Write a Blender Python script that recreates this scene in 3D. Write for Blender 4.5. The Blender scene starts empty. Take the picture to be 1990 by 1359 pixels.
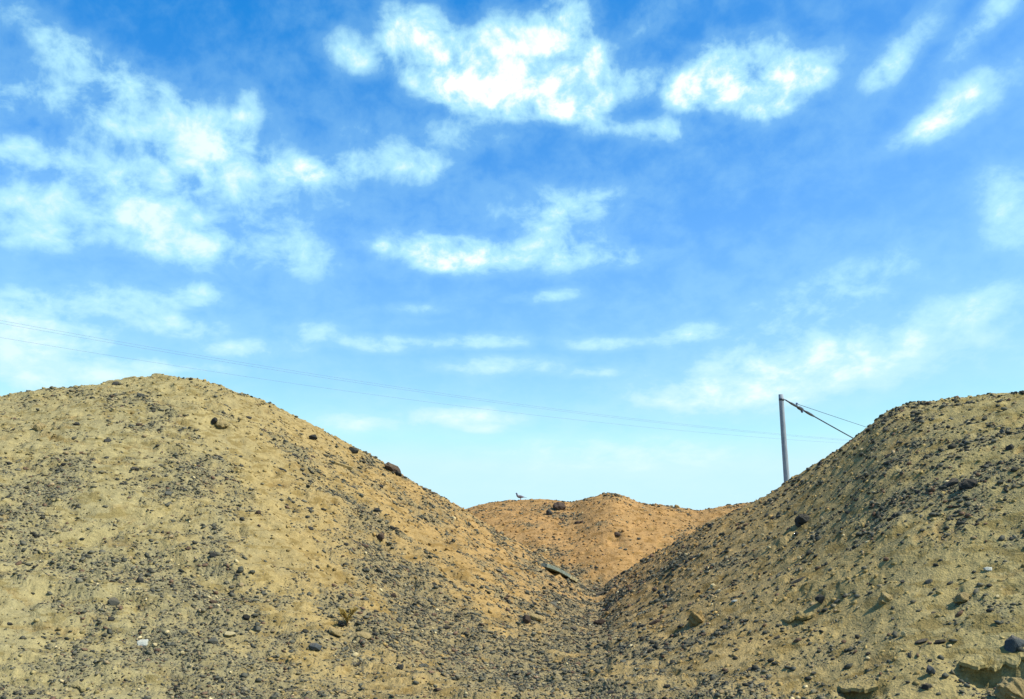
import bpy, bmesh, math, random
import numpy as np
from mathutils import Vector, Matrix, Euler

# ------------------------------------------------------------------ camera
scene = bpy.context.scene
C = scene.collection
W0, H0, F0 = 1990.0, 1359.0, 1870.0            # the photograph's size and focal length in its pixels
PITCH = math.radians(13.25)
CAMZ = 1.5
cam_d = bpy.data.cameras.new('camera')
cam_d.sensor_width = 36.0
cam_d.lens = 36.0 * F0 / W0
cam_d.clip_start = 0.05
cam_d.clip_end = 12000
cam = bpy.data.objects.new('camera', cam_d)
C.objects.link(cam)
cam.location = (0, 0, CAMZ)
cam.rotation_euler = (math.pi / 2 + PITCH, 0, 0)
scene.camera = cam

def pix_dir(px, py):
    """pixel of the photograph -> unit direction in the world"""
    x = (np.asarray(px, float) - W0 / 2)
    u = -(np.asarray(py, float) - H0 / 2)
    up = u * math.cos(PITCH) + F0 * math.sin(PITCH)
    fw = F0 * math.cos(PITCH) - u * math.sin(PITCH)
    n = np.sqrt(x * x + up * up + fw * fw)
    return np.stack([x / n, fw / n, up / n], -1)

def az_tan(px, py):
    d = pix_dir(px, py)
    return np.arctan2(d[..., 0], d[..., 1]), d[..., 2] / np.hypot(d[..., 0], d[..., 1])

# ------------------------------------------------------------------ light
SUN_AZ, SUN_EL = math.radians(107), math.radians(49)    # clockwise from the view direction (+Y)
sun_v = Vector((math.sin(SUN_AZ) * math.cos(SUN_EL), math.cos(SUN_AZ) * math.cos(SUN_EL), math.sin(SUN_EL)))
sd = bpy.data.lights.new('sun', 'SUN')
sd.energy = 4.8
sd.angle = math.radians(0.55)
sd.color = (1.0, 0.94, 0.83)
sun = bpy.data.objects.new('sun', sd)
C.objects.link(sun)
sun.rotation_euler = sun_v.to_track_quat('Z', 'Y').to_euler()
sun.location = (20, -5, 30)

scene.view_settings.view_transform = 'Standard'
scene.view_settings.look = 'None'
scene.view_settings.gamma = 1.0
scene.view_settings.use_curve_mapping = False
scene.view_settings.exposure = 0.6
scene.cycles.max_bounces = 5
scene.cycles.diffuse_bounces = 3

# ------------------------------------------------------------------ sky
world = bpy.data.worlds.new('World')
scene.world = world
world.use_nodes = True
wt = world.node_tree
for n in list(wt.nodes):
    wt.nodes.remove(n)

class NT:
    """tiny helper to write node trees"""
    def __init__(s, tree): s.t = tree
    def node(s, typ, **kw):
        n = s.t.nodes.new(typ)
        for k, v in kw.items(): setattr(n, k, v)
        return n
    def put(s, sock, v):
        if hasattr(v, 'is_output') or isinstance(v, bpy.types.NodeSocket): s.t.links.new(v, sock)
        else: sock.default_value = v
    def math(s, op, a, b=0.0, c=None, clamp=False):
        n = s.node('ShaderNodeMath', operation=op, use_clamp=clamp)
        s.put(n.inputs[0], a); s.put(n.inputs[1], b)
        if c is not None: s.put(n.inputs[2], c)
        return n.outputs[0]
    def vmath(s, op, a, b=None):
        n = s.node('ShaderNodeVectorMath', operation=op)
        s.put(n.inputs[0], a)
        if b is not None: s.put(n.inputs[1], b)
        return n.outputs['Value'] if op in ('LENGTH', 'DOT_PRODUCT') else n.outputs[0]
    def mix(s, f, a, b, typ='MIX'):
        n = s.node('ShaderNodeMix', data_type='RGBA', blend_type=typ)
        s.put(n.inputs[0], f); s.put(n.inputs[6], a); s.put(n.inputs[7], b)
        return n.outputs[2]
    def noise(s, vec, scale, detail=4, rough=0.55, dist=0.0, lac=2.0):
        n = s.node('ShaderNodeTexNoise')
        s.put(n.inputs['Vector'], vec)
        n.inputs['Scale'].default_value = scale; n.inputs['Detail'].default_value = detail
        n.inputs['Roughness'].default_value = rough; n.inputs['Distortion'].default_value = dist
        n.inputs['Lacunarity'].default_value = lac
        return n.outputs['Fac']
    def ramp(s, v, a, b, lo=0.0, hi=1.0, smooth=True):
        n = s.node('ShaderNodeMapRange', interpolation_type='SMOOTHSTEP' if smooth else 'LINEAR')
        s.put(n.inputs[0], v)
        n.inputs[1].default_value = a; n.inputs[2].default_value = b
        n.inputs[3].default_value = lo; n.inputs[4].default_value = hi
        return n.outputs[0]
    def sep(s, v):
        n = s.node('ShaderNodeSeparateXYZ'); s.put(n.inputs[0], v); return n.outputs
    def comb(s, x, y, z):
        n = s.node('ShaderNodeCombineXYZ')
        s.put(n.inputs[0], x); s.put(n.inputs[1], y); s.put(n.inputs[2], z); return n.outputs[0]

w = NT(wt)
sky = w.node('ShaderNodeTexSky', sky_type='NISHITA', sun_disc=False)
sky.sun_elevation = SUN_EL
sky.sun_rotation = SUN_AZ
sky.altitude = 900
sky.air_density = 1.0
sky.dust_density = 0.6
sky.ozone_density = 1.0
# the camera's contrast: slope and black point of each channel
sr = w.node('ShaderNodeSeparateColor'); wt.links.new(sky.outputs[0], sr.inputs[0])
cc = w.node('ShaderNodeCombineColor')
for i, (sl, x0, cap) in enumerate([(2.4, 0.087, 6.2), (2.45, 0.051, 9.4), (2.2, -0.062, 10.8)]):
    v = w.math('MULTIPLY_ADD', sr.outputs[i], sl, -sl * x0 * 10)
    wt.links.new(w.math('MINIMUM', w.math('MAXIMUM', v, 0.2), cap), cc.inputs[i])
blue = cc.outputs[0]

tc = w.node('ShaderNodeTexCoord')
D = tc.outputs['Generated']
dx, dy, dz = w.sep(D)
dzc = w.math('ADD', w.math('MAXIMUM', dz, 0.0), 0.16)
qx = w.math('DIVIDE', dx, dzc); qy = w.math('DIVIDE', dy, dzc)
Q = w.comb(qx, qy, 0.0)                          # the cloud deck seen from below
# blobs of cloud: centre (pixel), half widths, turn in degrees (positive = rising to the right), weight
CLOUDS = [
 (985,120,130,85,0,1.15),(810,55,75,48,0,.95),(700,100,70,42,0,.75),(925,180,120,40,-12,1.1),(860,130,90,60,0,.9),
 (1100,45,62,62,0,1.15),(1130,150,85,70,30,1.1),(1250,150,45,40,30,.75),(1100,205,100,34,0,.95),
 (1420,135,110,62,15,1.1),(1540,160,100,45,25,.78),(1375,175,85,34,0,.95),(1490,205,60,25,10,.55),
 (1880,195,100,46,28,.78),(1800,250,95,26,20,.55),(1765,88,85,32,38,.6),(1715,150,46,28,10,.55),(1925,30,120,28,38,.65),(1270,30,70,30,30,.5),
 (1960,370,70,50,-20,.85),(1975,445,60,45,0,.7),
 (200,150,115,58,0,.85),(130,100,50,40,0,.6),(250,238,88,36,0,.85),(390,235,66,46,0,.85),(480,240,26,62,-8,.8),(375,300,105,52,25,.85),(290,190,80,40,0,.5),
 (295,440,100,48,0,1.15),(385,492,85,38,0,.85),(85,462,82,28,0,.85),(50,390,95,44,0,.8),(150,310,110,42,0,.55),(250,370,130,46,10,.7),(470,340,110,50,10,.62),(30,180,80,36,0,.6),(40,300,60,30,0,.6),(60,40,70,34,-20,.55),
 (900,500,100,36,0,1.15),(830,480,95,38,0,.75),(1080,490,120,42,0,.72),(1110,400,130,44,10,.55),(780,320,130,36,0,.62),(620,335,100,34,5,.62),(850,255,170,38,0,.52),(580,500,100,38,0,.5),(740,480,16,10,0,.5),
 (230,585,90,28,0,.95),(60,595,85,30,0,.95),(20,650,70,50,0,.95),(130,655,75,30,0,.9),(390,575,60,24,0,.75),(350,635,72,20,0,.85),(490,680,95,20,5,.8),(600,645,62,20,8,.7),(30,730,120,40,0,.9),(230,720,95,28,0,.75),(400,715,90,18,0,.5),
 (745,668,105,18,0,.92),(940,662,115,16,0,.82),(1165,668,80,15,0,.82),(980,710,135,20,0,.75),(1065,575,75,14,5,.72),(1335,650,75,20,8,.65),(1150,725,60,12,0,.66),(800,600,70,12,0,.5),(1230,500,70,22,5,.55),(1290,258,62,26,0,.6),(1180,250,70,20,0,.5),
 (1520,740,210,64,6,.50),(1690,695,270,74,8,.36),(1420,700,200,50,5,.26),(1400,765,150,24,0,.65),(1820,640,190,50,10,.26),(1650,560,170,50,22,.4),(1900,580,120,40,15,.45),
 (900,812,110,20,0,.62),(690,825,105,22,0,.62),(940,835,42,9,0,.55),(1100,885,260,40,0,.42),(1350,880,220,40,0,.42),(1250,790,260,50,4,.30),(820,800,240,40,0,.25),
 (250,340,330,190,0,.18),(620,420,280,140,0,.26),(120,250,150,60,0,.2),(500,430,120,50,0,.25),(1080,430,190,90,0,.22),(180,640,320,90,0,.3),(1720,600,330,150,0,.24),(450,170,150,110,0,.1),(1450,220,260,90,10,.15),
 # beyond the frame the broken deck goes on
 (-250,150,160,80,0,.9),(-300,450,170,60,0,.9),(-450,620,180,50,0,.8),(2200,120,140,70,20,.9),(2350,420,160,60,10,.8),(2300,650,200,45,5,.7),
 (400,-220,170,90,0,.9),(950,-260,200,110,0,1.0),(1500,-250,170,90,20,.9),(1950,-200,150,80,20,.8),(-150,-200,150,90,0,.8),
]
total = None
for i, (px, py, a, b, rot, wgt) in enumerate(CLOUDS):
    if px < 640 and wgt < 1.1 and py < 540: wgt *= 0.85              # the left part of the deck is thinner
    if py < 250 and 600 < px < 1600: wgt *= 1.08
    d = Vector(pix_dir(px, py)); d.normalize()
    right = Vector((d.y, -d.x, 0)).normalized()
    upv = right.cross(d).normalized()
    r = math.radians(rot); k = F0 / 1.5
    e1 = (right * math.cos(r) + upv * math.sin(r)) * (k / a)
    e2 = (-right * math.sin(r) + upv * math.cos(r)) * (k / b)
    if i % 5 == 0 and i:                              # keeps the evaluation in order, so few values are held at once
        n = w.node('ShaderNodeVectorMath', operation='MULTIPLY_ADD')
        wt.links.new(total, n.inputs[0]); n.inputs[1].default_value = (1e-7,) * 3; wt.links.new(D, n.inputs[2])
        Dc = n.outputs[0]
    elif i == 0: Dc = D
    q1 = w.vmath('DOT_PRODUCT', Dc, e1); q2 = w.vmath('DOT_PRODUCT', Dc, e2)
    L2 = w.math('MULTIPLY_ADD', q1, q1, w.math('MULTIPLY', q2, q2))
    f = w.math('SUBTRACT', 1.0, L2, clamp=True)
    total = w.math('MULTIPLY_ADD', w.math('MULTIPLY', f, f), wgt, total if total is not None else 0.0)
T = w.math('SUBTRACT', total, w.math('MULTIPLY', w.math('MAXIMUM', w.math('SUBTRACT', total, 0.8), 0.0), 0.7))
# puffs: in the deck's own directions, flatter towards the horizon
squash = w.math('DIVIDE', 1.0, w.math('ADD', w.math('MAXIMUM', dz, 0.0), 0.22))
pv = w.comb(dx, dy, w.math('MULTIPLY', w.math('LOGARITHM', w.math('ADD', w.math('MAXIMUM', dz, 0.0), 0.12), 2.718), 0.62))
n_mid = w.noise(pv, 9.0, 3, 0.5, 0.3)
n_puff = w.noise(pv, 27.0, 5, 0.6, 0.2)
ca, sa = math.cos(math.radians(33)), math.sin(math.radians(33))
stv = w.comb(w.math('MULTIPLY', w.math('ADD', w.math('MULTIPLY', dx, ca), w.math('MULTIPLY', dz, sa)), 0.28), dy, w.math('SUBTRACT', w.math('MULTIPLY', dz, ca), w.math('MULTIPLY', dx, sa)))
n_st = w.noise(stv, 34.0, 5, 0.62, 0.3)
side = w.ramp(dx, -0.05, 0.30, 0.12, 1.0)             # the deck is combed into streaks towards the right
left = w.ramp(dx, 0.20, 0.45, 1.0, 0.55)
nn = w.math('ADD', w.math('MULTIPLY', w.math('SUBTRACT', n_mid, 0.5), 1.5),
            w.math('ADD', w.math('MULTIPLY', w.math('MULTIPLY', w.math('SUBTRACT', n_puff, 0.5), 3.6), left),
                   w.math('MULTIPLY', w.math('MULTIPLY', w.math('SUBTRACT', n_st, 0.5), 1.7), side)))
nn = w.math('MULTIPLY', nn, w.ramp(dz, 0.06, 0.28, 0.6, 1.0))
val = w.math('ADD', T, w.math('MULTIPLY', nn, w.math('MULTIPLY_ADD', T, 0.48, 0.30)))
above = w.ramp(dz, 0.0, 0.05)
thick = w.math('MULTIPLY', w.ramp(val, 0.05, 1.0), above)
veil = w.math('MULTIPLY', w.math('MULTIPLY', w.ramp(val, -0.20, 0.40), 0.22), above)
core = w.math('MULTIPLY', w.math('MULTIPLY', w.ramp(val, 0.82, 1.42), above), w.math('MULTIPLY', w.ramp(dz, 0.16, 0.42, 0.55, 1.0), w.ramp(dx, -0.34, -0.12, 0.55, 1.0)))
thin = w.mix(w.ramp(dz, 0.30, 0.06), (5.0, 9.0, 10.6, 1), (8.2, 10.4, 10.9, 1))
cloud_col = w.mix(core, thin, (12.0, 12.0, 11.8, 1))
cover = w.math('MAXIMUM', w.math('MULTIPLY', thick, 0.95), veil)
col = w.mix(cover, blue, cloud_col)
bg = w.node('ShaderNodeBackground')
wt.links.new(col, bg.inputs[0]); bg.inputs[1].default_value = 0.066
ow = w.node('ShaderNodeOutputWorld'); wt.links.new(bg.outputs[0], ow.inputs[0])
world.cycles.sampling_method = 'MANUAL'
world.cycles.sample_map_resolution = 512

# ------------------------------------------------------------------ helpers
rng = np.random.default_rng(7)
random.seed(7)

def hash2(ix, iy, seed):
    h = (ix.astype(np.int64) * 374761393 + iy.astype(np.int64) * 668265263 + seed * 974634721) & 0xffffffff
    h = ((h ^ (h >> 13)) * 1274126177) & 0xffffffff
    h = ((h ^ (h >> 16)) * 2246822519) & 0xffffffff
    return (h ^ (h >> 15)) & 0xffffffff

def gnoise(x, y, seed=0):
    ix = np.floor(x); iy = np.floor(y)
    fx = x - ix; fy = y - iy
    ux = fx * fx * fx * (fx * (fx * 6 - 15) + 10); uy = fy * fy * fy * (fy * (fy * 6 - 15) + 10)
    def g(ox, oy):
        a = hash2(ix + ox, iy + oy, seed) * (2 * math.pi / 4294967296.0)
        return np.cos(a) * (fx - ox) + np.sin(a) * (fy - oy)
    a = g(0, 0); b = g(1, 0); c = g(0, 1); d = g(1, 1)
    return (a + (b - a) * ux + (c - a) * uy + (a - b - c + d) * ux * uy) * 1.45

def fbm(x, y, octaves=4, gain=0.5, seed=0):
    s = 0.0; amp = 1.0; tot = 0.0
    for o in range(octaves):
        s = s + amp * gnoise(x * 2 ** o + 17.3 * o, y * 2 ** o - 9.1 * o, seed + o * 13)
        tot += amp; amp *= gain
    return s / tot

def sstep(a, b, x):
    t = np.clip((x - a) / (b - a), 0, 1)
    return t * t * (3 - 2 * t)

def mesh_obj(name, verts, faces, mat=None, parent=None, smooth=False):
    me = bpy.data.meshes.new(name)
    me.from_pydata([tuple(v) for v in verts], [], [tuple(f) for f in faces])
    if smooth: me.polygons.foreach_set('use_smooth', [True] * len(me.polygons))
    if mat: me.materials.append(mat)
    me.update()
    o = bpy.data.objects.new(name, me); C.objects.link(o)
    if parent: o.parent = parent
    return o

def big_mesh(name, V, F, mat, smooth=False):
    """V (n,3), F (m,k) numpy -> one mesh quickly"""
    me = bpy.data.meshes.new(name)
    n, (m, k) = len(V), F.shape
    me.vertices.add(n); me.vertices.foreach_set('co', np.ascontiguousarray(V, np.float32).ravel())
    me.loops.add(m * k); me.loops.foreach_set('vertex_index', np.ascontiguousarray(F, np.int32).ravel())
    me.polygons.add(m); me.polygons.foreach_set('loop_start', np.arange(m, dtype=np.int32) * k)
    if smooth: me.polygons.foreach_set('use_smooth', np.ones(m, bool))
    me.materials.append(mat)
    me.update(calc_edges=True)
    o = bpy.data.objects.new(name, me); C.objects.link(o)
    return o

def color_attr(o, name, cols):
    a = o.data.color_attributes.new(name, 'FLOAT_COLOR', 'POINT')
    c = np.ones((len(cols), 4), np.float32); c[:, :3] = cols[:, :3]
    if cols.shape[1] > 3: c[:, 3] = cols[:, 3]
    a.data.foreach_set('color', c.ravel())

def tag(o, label=None, cat=None, group=None, kind=None):
    if label: o['label'] = label
    if cat: o['category'] = cat
    if group: o['group'] = group
    if kind: o['kind'] = kind
    return o

def empty(name, loc):
    o = bpy.data.objects.new(name, None); C.objects.link(o)
    o.location = loc; o.empty_display_size = 0.1
    return o

# ------------------------------------------------------------------ materials
def new_mat(name):
    m = bpy.data.materials.new(name); m.use_nodes = True
    t = NT(m.node_tree); b = m.node_tree.nodes['Principled BSDF']
    b.inputs['Specular IOR Level'].default_value = 0.06
    return m, t, b

def bump(t, b, h, strength, dist):
    n = t.node('ShaderNodeBump'); t.put(n.inputs['Height'], h)
    n.inputs['Strength'].default_value = strength; n.inputs['Distance'].default_value = dist
    t.t.links.new(n.outputs[0], b.inputs['Normal'])

def soil_material():
    m, t, b = new_mat('soil')
    pos = t.node('ShaderNodeNewGeometry').outputs['Position']
    at = t.node('ShaderNodeAttribute', attribute_name='soil')
    base, grav = at.outputs['Color'], at.outputs['Alpha']
    n1 = t.noise(pos, 1.1, 5, 0.62, 0.3)
    n2 = t.noise(pos, 9.0, 6, 0.65)
    n3 = t.noise(pos, 45.0, 3, 0.6)
    sq = t.vmath('MULTIPLY', pos, (1.0, 1.0, 2.6))
    n4 = t.noise(sq, 3.2, 6, 0.62, 0.5)
    c = t.mix(t.ramp(n1, 0.40, 0.62), base, t.mix(1.0, base, (0.90, 0.93, 1.0, 1), 'MULTIPLY'))
    c = t.mix(t.math('MULTIPLY', t.ramp(n4, 0.51, 0.60), 0.75), c, t.mix(1.0, base, (0.62, 0.58, 0.46, 1), 'MULTIPLY'))   # damp brown earth
    c = t.mix(t.math('MULTIPLY', t.ramp(n4, 0.45, 0.34), 0.35), c, t.mix(1.0, base, (1.22, 1.20, 1.15, 1), 'MULTIPLY'))   # blown sand
    c = t.mix(t.math('MULTIPLY', t.ramp(grav, 0.25, 0.95), 0.55), c, (0.165, 0.158, 0.096, 1))          # grey-green grit among the gravel
    k = t.math('ADD', t.ramp(n2, 0.25, 0.75, 0.78, 1.14), t.ramp(n3, 0.25, 0.75, -0.10, 0.10))
    c = t.mix(1.0, c, t.comb(k, k, k), 'MULTIPLY')
    # grit too small to be built: dark and pale grains
    v = t.node('ShaderNodeTexVoronoi'); v.inputs['Scale'].default_value = 38.0
    t.put(v.inputs['Vector'], pos)
    vr = t.sep(v.outputs['Color'])
    edge = t.ramp(v.outputs['Distance'], 0.30, 0.60, 1.0, 0.0)
    pick = t.ramp(t.math('ADD', vr[0], t.math('MULTIPLY', t.math('SUBTRACT', grav, 0.55), 0.75)), 0.62, 0.80)
    g = t.mix(vr[1], (0.075, 0.080, 0.066, 1), (0.19, 0.165, 0.105, 1))
    c = t.mix(t.math('MULTIPLY', t.math('MULTIPLY', pick, edge), 0.75), c, g)
    v2 = t.node('ShaderNodeTexVoronoi'); v2.inputs['Scale'].default_value = 30.0
    t.put(v2.inputs['Vector'], pos)
    p2 = t.ramp(t.sep(v2.outputs['Color'])[0], 0.94, 0.96)
    c = t.mix(t.math('MULTIPLY', p2, t.ramp(v2.outputs['Distance'], 0.2, 0.45, 0.5, 0.0)), c, (0.42, 0.34, 0.19, 1))
    t.t.links.new(c, b.inputs['Base Color'])
    b.inputs['Roughness'].default_value = 0.95
    h = t.math('ADD', t.math('ADD', t.math('MULTIPLY', n2, 1.0), t.math('MULTIPLY', n3, 0.45)), t.math('MULTIPLY', t.math('MULTIPLY', pick, edge), 0.25))
    bump(t, b, h, 0.75, 0.05)
    return m

def stone_material(name, attr=None, col=(0.1, 0.1, 0.1), var=0.3):
    m, t, b = new_mat(name)
    geo = t.node('ShaderNodeTexCoord').outputs['Object']
    n = t.noise(geo, 22.0 if attr else 14.0, 5, 0.65)
    if attr:
        base = t.node('ShaderNodeAttribute', attribute_name=attr).outputs['Color']
    else:
        rnd = t.node('ShaderNodeObjectInfo').outputs['Random']
        k = t.ramp(rnd, 0, 1, 1 - var, 1 + var, smooth=False)
        base = t.mix(1.0, col + (1,), t.comb(k, k, k), 'MULTIPLY')
        dust = t.node('ShaderNodeNewGeometry').outputs['Normal']
        up = t.math('MULTIPLY', t.ramp(t.sep(dust)[2], 0.45, 0.95), t.ramp(n, 0.4, 0.65, 0.0, 0.45))
        base = t.mix(up, base, (0.27, 0.20, 0.10, 1))          # dust settled on top
    k2 = t.ramp(n, 0.25, 0.75, 0.65, 1.3)
    c = t.mix(1.0, base, t.comb(k2, k2, k2), 'MULTIPLY')
    t.t.links.new(c, b.inputs['Base Color'])
    b.inputs['Roughness'].default_value = 0.95
    bump(t, b, n, 0.6, 0.02)
    return m

M_SOIL = soil_material()
M_GRAVEL = stone_material('gravel_stone', attr='tint')
M_DARK = stone_material('dark_stone', col=(0.044, 0.045, 0.041))
M_GREY = stone_material('grey_stone', col=(0.105, 0.106, 0.086))
M_BROWN = stone_material('brown_stone', col=(0.075, 0.055, 0.042))
M_CREAM = stone_material('cream_stone', col=(0.44, 0.37, 0.20), var=0.15)
M_WHITE = stone_material('whitish_stone', col=(0.40, 0.415, 0.36), var=0.1)
M_BLUE = stone_material('bluish_stone', col=(0.075, 0.088, 0.092), var=0.15)
M_GREEN = stone_material('greenish_slab', col=(0.18, 0.215, 0.18), var=0.05)
M_CLOD = stone_material('soil_clod', col=(0.275, 0.215, 0.100), var=0.12)
M_OCHRE = stone_material('ochre_clod', col=(0.29, 0.20, 0.080), var=0.12)

# ------------------------------------------------------------------ terrain
LEFT = [(-900,1000),(-600,900),(-300,838),(0,774),(80,763),(160,751),(230,738),(300,731),(370,736),(430,749),(500,776),(560,804),(620,833),(680,869),(740,904),(800,941),(860,973),(900,994),(960,1031),(1020,1066),(1080,1099),(1140,1131),(1200,1165),(1300,1225),(1400,1290)]
RIGHT = [(880,1300),(1000,1236),(1100,1181),(1160,1146),(1220,1106),(1300,1061),(1370,1021),(1440,986),(1480,969),(1530,941),(1580,909),(1620,881),(1665,851),(1690,831),(1720,807),(1760,794),(1800,783),(1850,777),(1920,771),(1960,766),(1990,767),(2100,760),(2300,770),(2600,850),(2900,960)]
REAR = [(600,1070),(800,1015),(900,993),(930,984),(960,978),(1000,973),(1040,971),(1080,975),(1110,980),(1135,972),(1160,963),(1190,958),(1215,966),(1240,978),(1300,984),(1340,991),(1357,994),(1380,989),(1440,982),(1520,976),(1600,972),(1800,990),(2000,1060)]

dense = np.linspace(math.radians(-33), math.radians(33), 830)
AZ = np.concatenate([np.linspace(-math.pi, math.radians(-33), 60)[:-1], dense, np.linspace(math.radians(33), math.pi, 60)[1:]])
RR = np.concatenate([np.geomspace(0.4, 6.0, 14)[:-1], np.geomspace(6.0, 37.0, 480)[:-1], np.geomspace(37.0, 62.0, 36)[:-1], np.geomspace(62.0, 6000.0, 26)])
nA, nR = len(AZ), len(RR)

def curve(tab, smooth_deg=0.25):
    p = np.array(tab, float)
    a, t = az_tan(p[:, 0], p[:, 1])
    g = np.linspace(a[0], a[-1], 3000)
    v = np.interp(g, a, t)
    s = max(1, int(math.radians(smooth_deg) / (g[1] - g[0])))
    k = np.exp(-0.5 * (np.arange(-3 * s, 3 * s + 1) / s) ** 2); k /= k.sum()
    v = np.convolve(np.pad(v, 3 * s, mode='edge'), k, mode='valid')
    return np.interp(AZ, g, v, left=-2, right=-2)

def by_px(tab):
    p = np.array(tab, float)
    a = np.arctan2(p[:, 0] - W0 / 2, F0 * math.cos(PITCH))
    g = np.interp(AZ, a, p[:, 1])
    return g

base_r = np.interp(RR, [0, 5, 9, 14, 22, 30, 45, 80, 300, 6000], [0, 0.08, 0.40, 0.72, 1.22, 1.30, 1.2, 1.0, 0.4, 0.0])
BASE = np.repeat(base_r[None, :], nA, 0)

def hill(tab, rc, rf, back, power, smooth_deg):
    tan = curve(tab, smooth_deg)
    r = RR[None, :]; rc = rc[:, None]
    t = np.clip((r - rf) / (rc - rf), 0, 1)
    front = np.sin(math.pi / 2 * t) ** power
    u = np.clip(1 - (r - rc) / back, 0, 1)
    rear = np.sin(math.pi / 2 * u) ** 1.6
    P = np.where(r <= rc, front, rear)
    lim = (tan[:, None] * r + CAMZ - BASE) / np.maximum(P, 1e-6)
    lim[P < 0.5] = 1e9
    A = np.clip(lim.min(1), -1.0, None)
    return BASE + A[:, None] * P - 0.3 * np.exp(-4.0 * np.maximum(A[:, None], 0) * P)

ZL = hill(LEFT, by_px([(-900,19),(-300,21),(0,22),(300,24),(700,25),(1000,26),(1300,26)]), 8.5, 15, 1.45, 0.35)
ZR = hill(RIGHT, by_px([(900,22),(1160,22),(1440,20),(1700,17.6),(1990,16),(2300,15),(2900,14)]), 7.0, 11, 1.35, 0.7)
ZB = hill(REAR, by_px([(600,36),(900,35.5),(1040,35),(1120,34.2),(1190,33.4),(1270,33.8),(1340,34.4),(2000,36)]), 25.0, 10, 1.3, 0.22)

def smax(a, b, k):
    h = np.clip(0.5 + 0.5 * (a - b) / k, 0, 1)
    return b + (a - b) * h + k * h * (1 - h)
AA, RG = np.meshgrid(AZ, RR, indexing='ij')
X = np.sin(AA) * RG; Y = np.cos(AA) * RG
Z = smax(smax(smax(ZL, BASE, 0.3), ZR, 0.55), ZB, 0.15)
stack = np.stack([BASE + 0.10, ZL, ZR, ZB])
OWN = stack.argmax(0)

# soil relief: lumps, low crusts that break off downhill, small hollows
near = sstep(70, 45, RG)
X2 = X + 0.15 * fbm(X * 2.3, Y * 2.3, 2, seed=3); Y2 = Y + 0.15 * fbm(X * 2.3 + 40, Y * 2.3, 2, seed=4)
rel = 0.15 * fbm(X / 2.6, Y / 2.6, 3, seed=11) + 0.06 * fbm(X2 * 1.7, Y2 * 1.7, 3, seed=21)
rel += 0.030 * fbm(X2 * 5.0, Y2 * 5.0, 3, 0.6, seed=31)
c1 = fbm(X2 * 0.55 + 0.25 * Y2, Y2 * 1.9, 4, 0.55, seed=41)
rel += 0.045 * sstep(0.04, 0.10, c1) + 0.045 * sstep(0.24, 0.28, c1) + 0.035 * sstep(-0.22, -0.16, c1)
c2 = fbm(X2 * 1.5 + 9, Y2 * 3.4, 3, 0.55, seed=51)
rel -= 0.05 * sstep(0.30, 0.42, c2)
rel += 0.010 * np.abs(fbm(X2 * 12, Y2 * 12, 2, seed=61)) * 2
rel -= 0.062
rel = rel * near * np.choose(OWN, [0.85, 0.95, 0.62, 0.75])
crestL = curve(LEFT); crestR = curve(RIGHT)
Z = Z + rel

def row_at(az):
    f = np.interp(az, AZ, np.arange(nA)); i = int(min(max(math.floor(f), 0), nA - 2)); f -= i
    return Z[i] * (1 - f) + Z[i + 1] * f

def height(x, y):
    r = math.hypot(x, y); row = row_at(math.atan2(x, y))
    return float(np.interp(r, RR, row))

def on_ground(px, py):
    """where the line of sight through a pixel first meets the terrain"""
    a, t = az_tan(px, py); a = float(a); t = float(t)
    row = row_at(a)
    d = row - (CAMZ + t * RR)
    hit = np.where((d[1:] >= 0) & (RR[1:] > 5))[0]
    if len(hit) == 0:                                   # just above a crest: take the crest
        j = int(np.argmax(np.where((RR > 6) & (RR < 60), (row - CAMZ) / RR, -9)))
        r = RR[j]
    else:
        j = int(hit[0]); d0, d1 = d[j], d[j + 1]
        f = 0 if d1 == d0 else -d0 / (d1 - d0); f = min(max(f, 0), 1)
        r = RR[j] + f * (RR[j + 1] - RR[j])
    return Vector((math.sin(a) * r, math.cos(a) * r, float(np.interp(r, RR, row))))

def normal_at(x, y, e=0.18):
    gx = (height(x + e, y) - height(x - e, y)) / (2 * e); gy = (height(x, y + e) - height(x, y - e)) / (2 * e)
    return Vector((-gx, -gy, 1)).normalized()

# washed-out hollows under broken crusts: (ledge end, ledge end, depth, reach downhill)
def scoop(p, q, depth, reach):
    global Z
    a = on_ground(*p); b = on_ground(*q)
    d = (b - a).to_2d(); Ln = d.length; d.normalize(); nrm = Vector((d.y, -d.x))          # towards the camera
    s = (X - a.x) * d.x + (Y - a.y) * d.y; o = (X - a.x) * nrm.x + (Y - a.y) * nrm.y
    o = o + 0.05 * fbm(X * 6, Y * 6, 2, seed=77)
    s = s + 0.12 * fbm(X * 4 + 3, Y * 4, 3, 0.6, seed=78)
    m = sstep(-0.12, 0.16, s) * sstep(Ln + 0.12, Ln - 0.16, s) * sstep(-0.025, 0.02, o) * np.exp(-np.clip(o, 0, None) / reach)
    m = np.where(RG < 60, m, 0)
    Z = Z - depth * m
Z_PRE = Z.copy()
for s_ in [((1872,1293),(2060,1276),0.13,0.22),((1868,1312),(1930,1311),0.10,0.15),((655,1346),(712,1344),0.09,0.14),((135,1336),(176,1330),0.07,0.12),
           ((1640,1336),(1700,1340),0.18,0.16),((1525,1205),(1585,1195),0.06,0.22),((1300,1228),(1342,1212),0.10,0.2),((318,800),(352,803),0.14,0.5),((405,818),(438,822),0.16,0.25),
           ((55,838),(85,845),0.10,0.2),((1180,1040),(1205,1036),0.16,0.5),((1190,1056),(1212,1062),0.10,0.4),((725,1043),(752,1050),0.14,0.3),
           ((420,755),(450,765),0.10,0.8)]:
    scoop(*s_)

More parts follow.
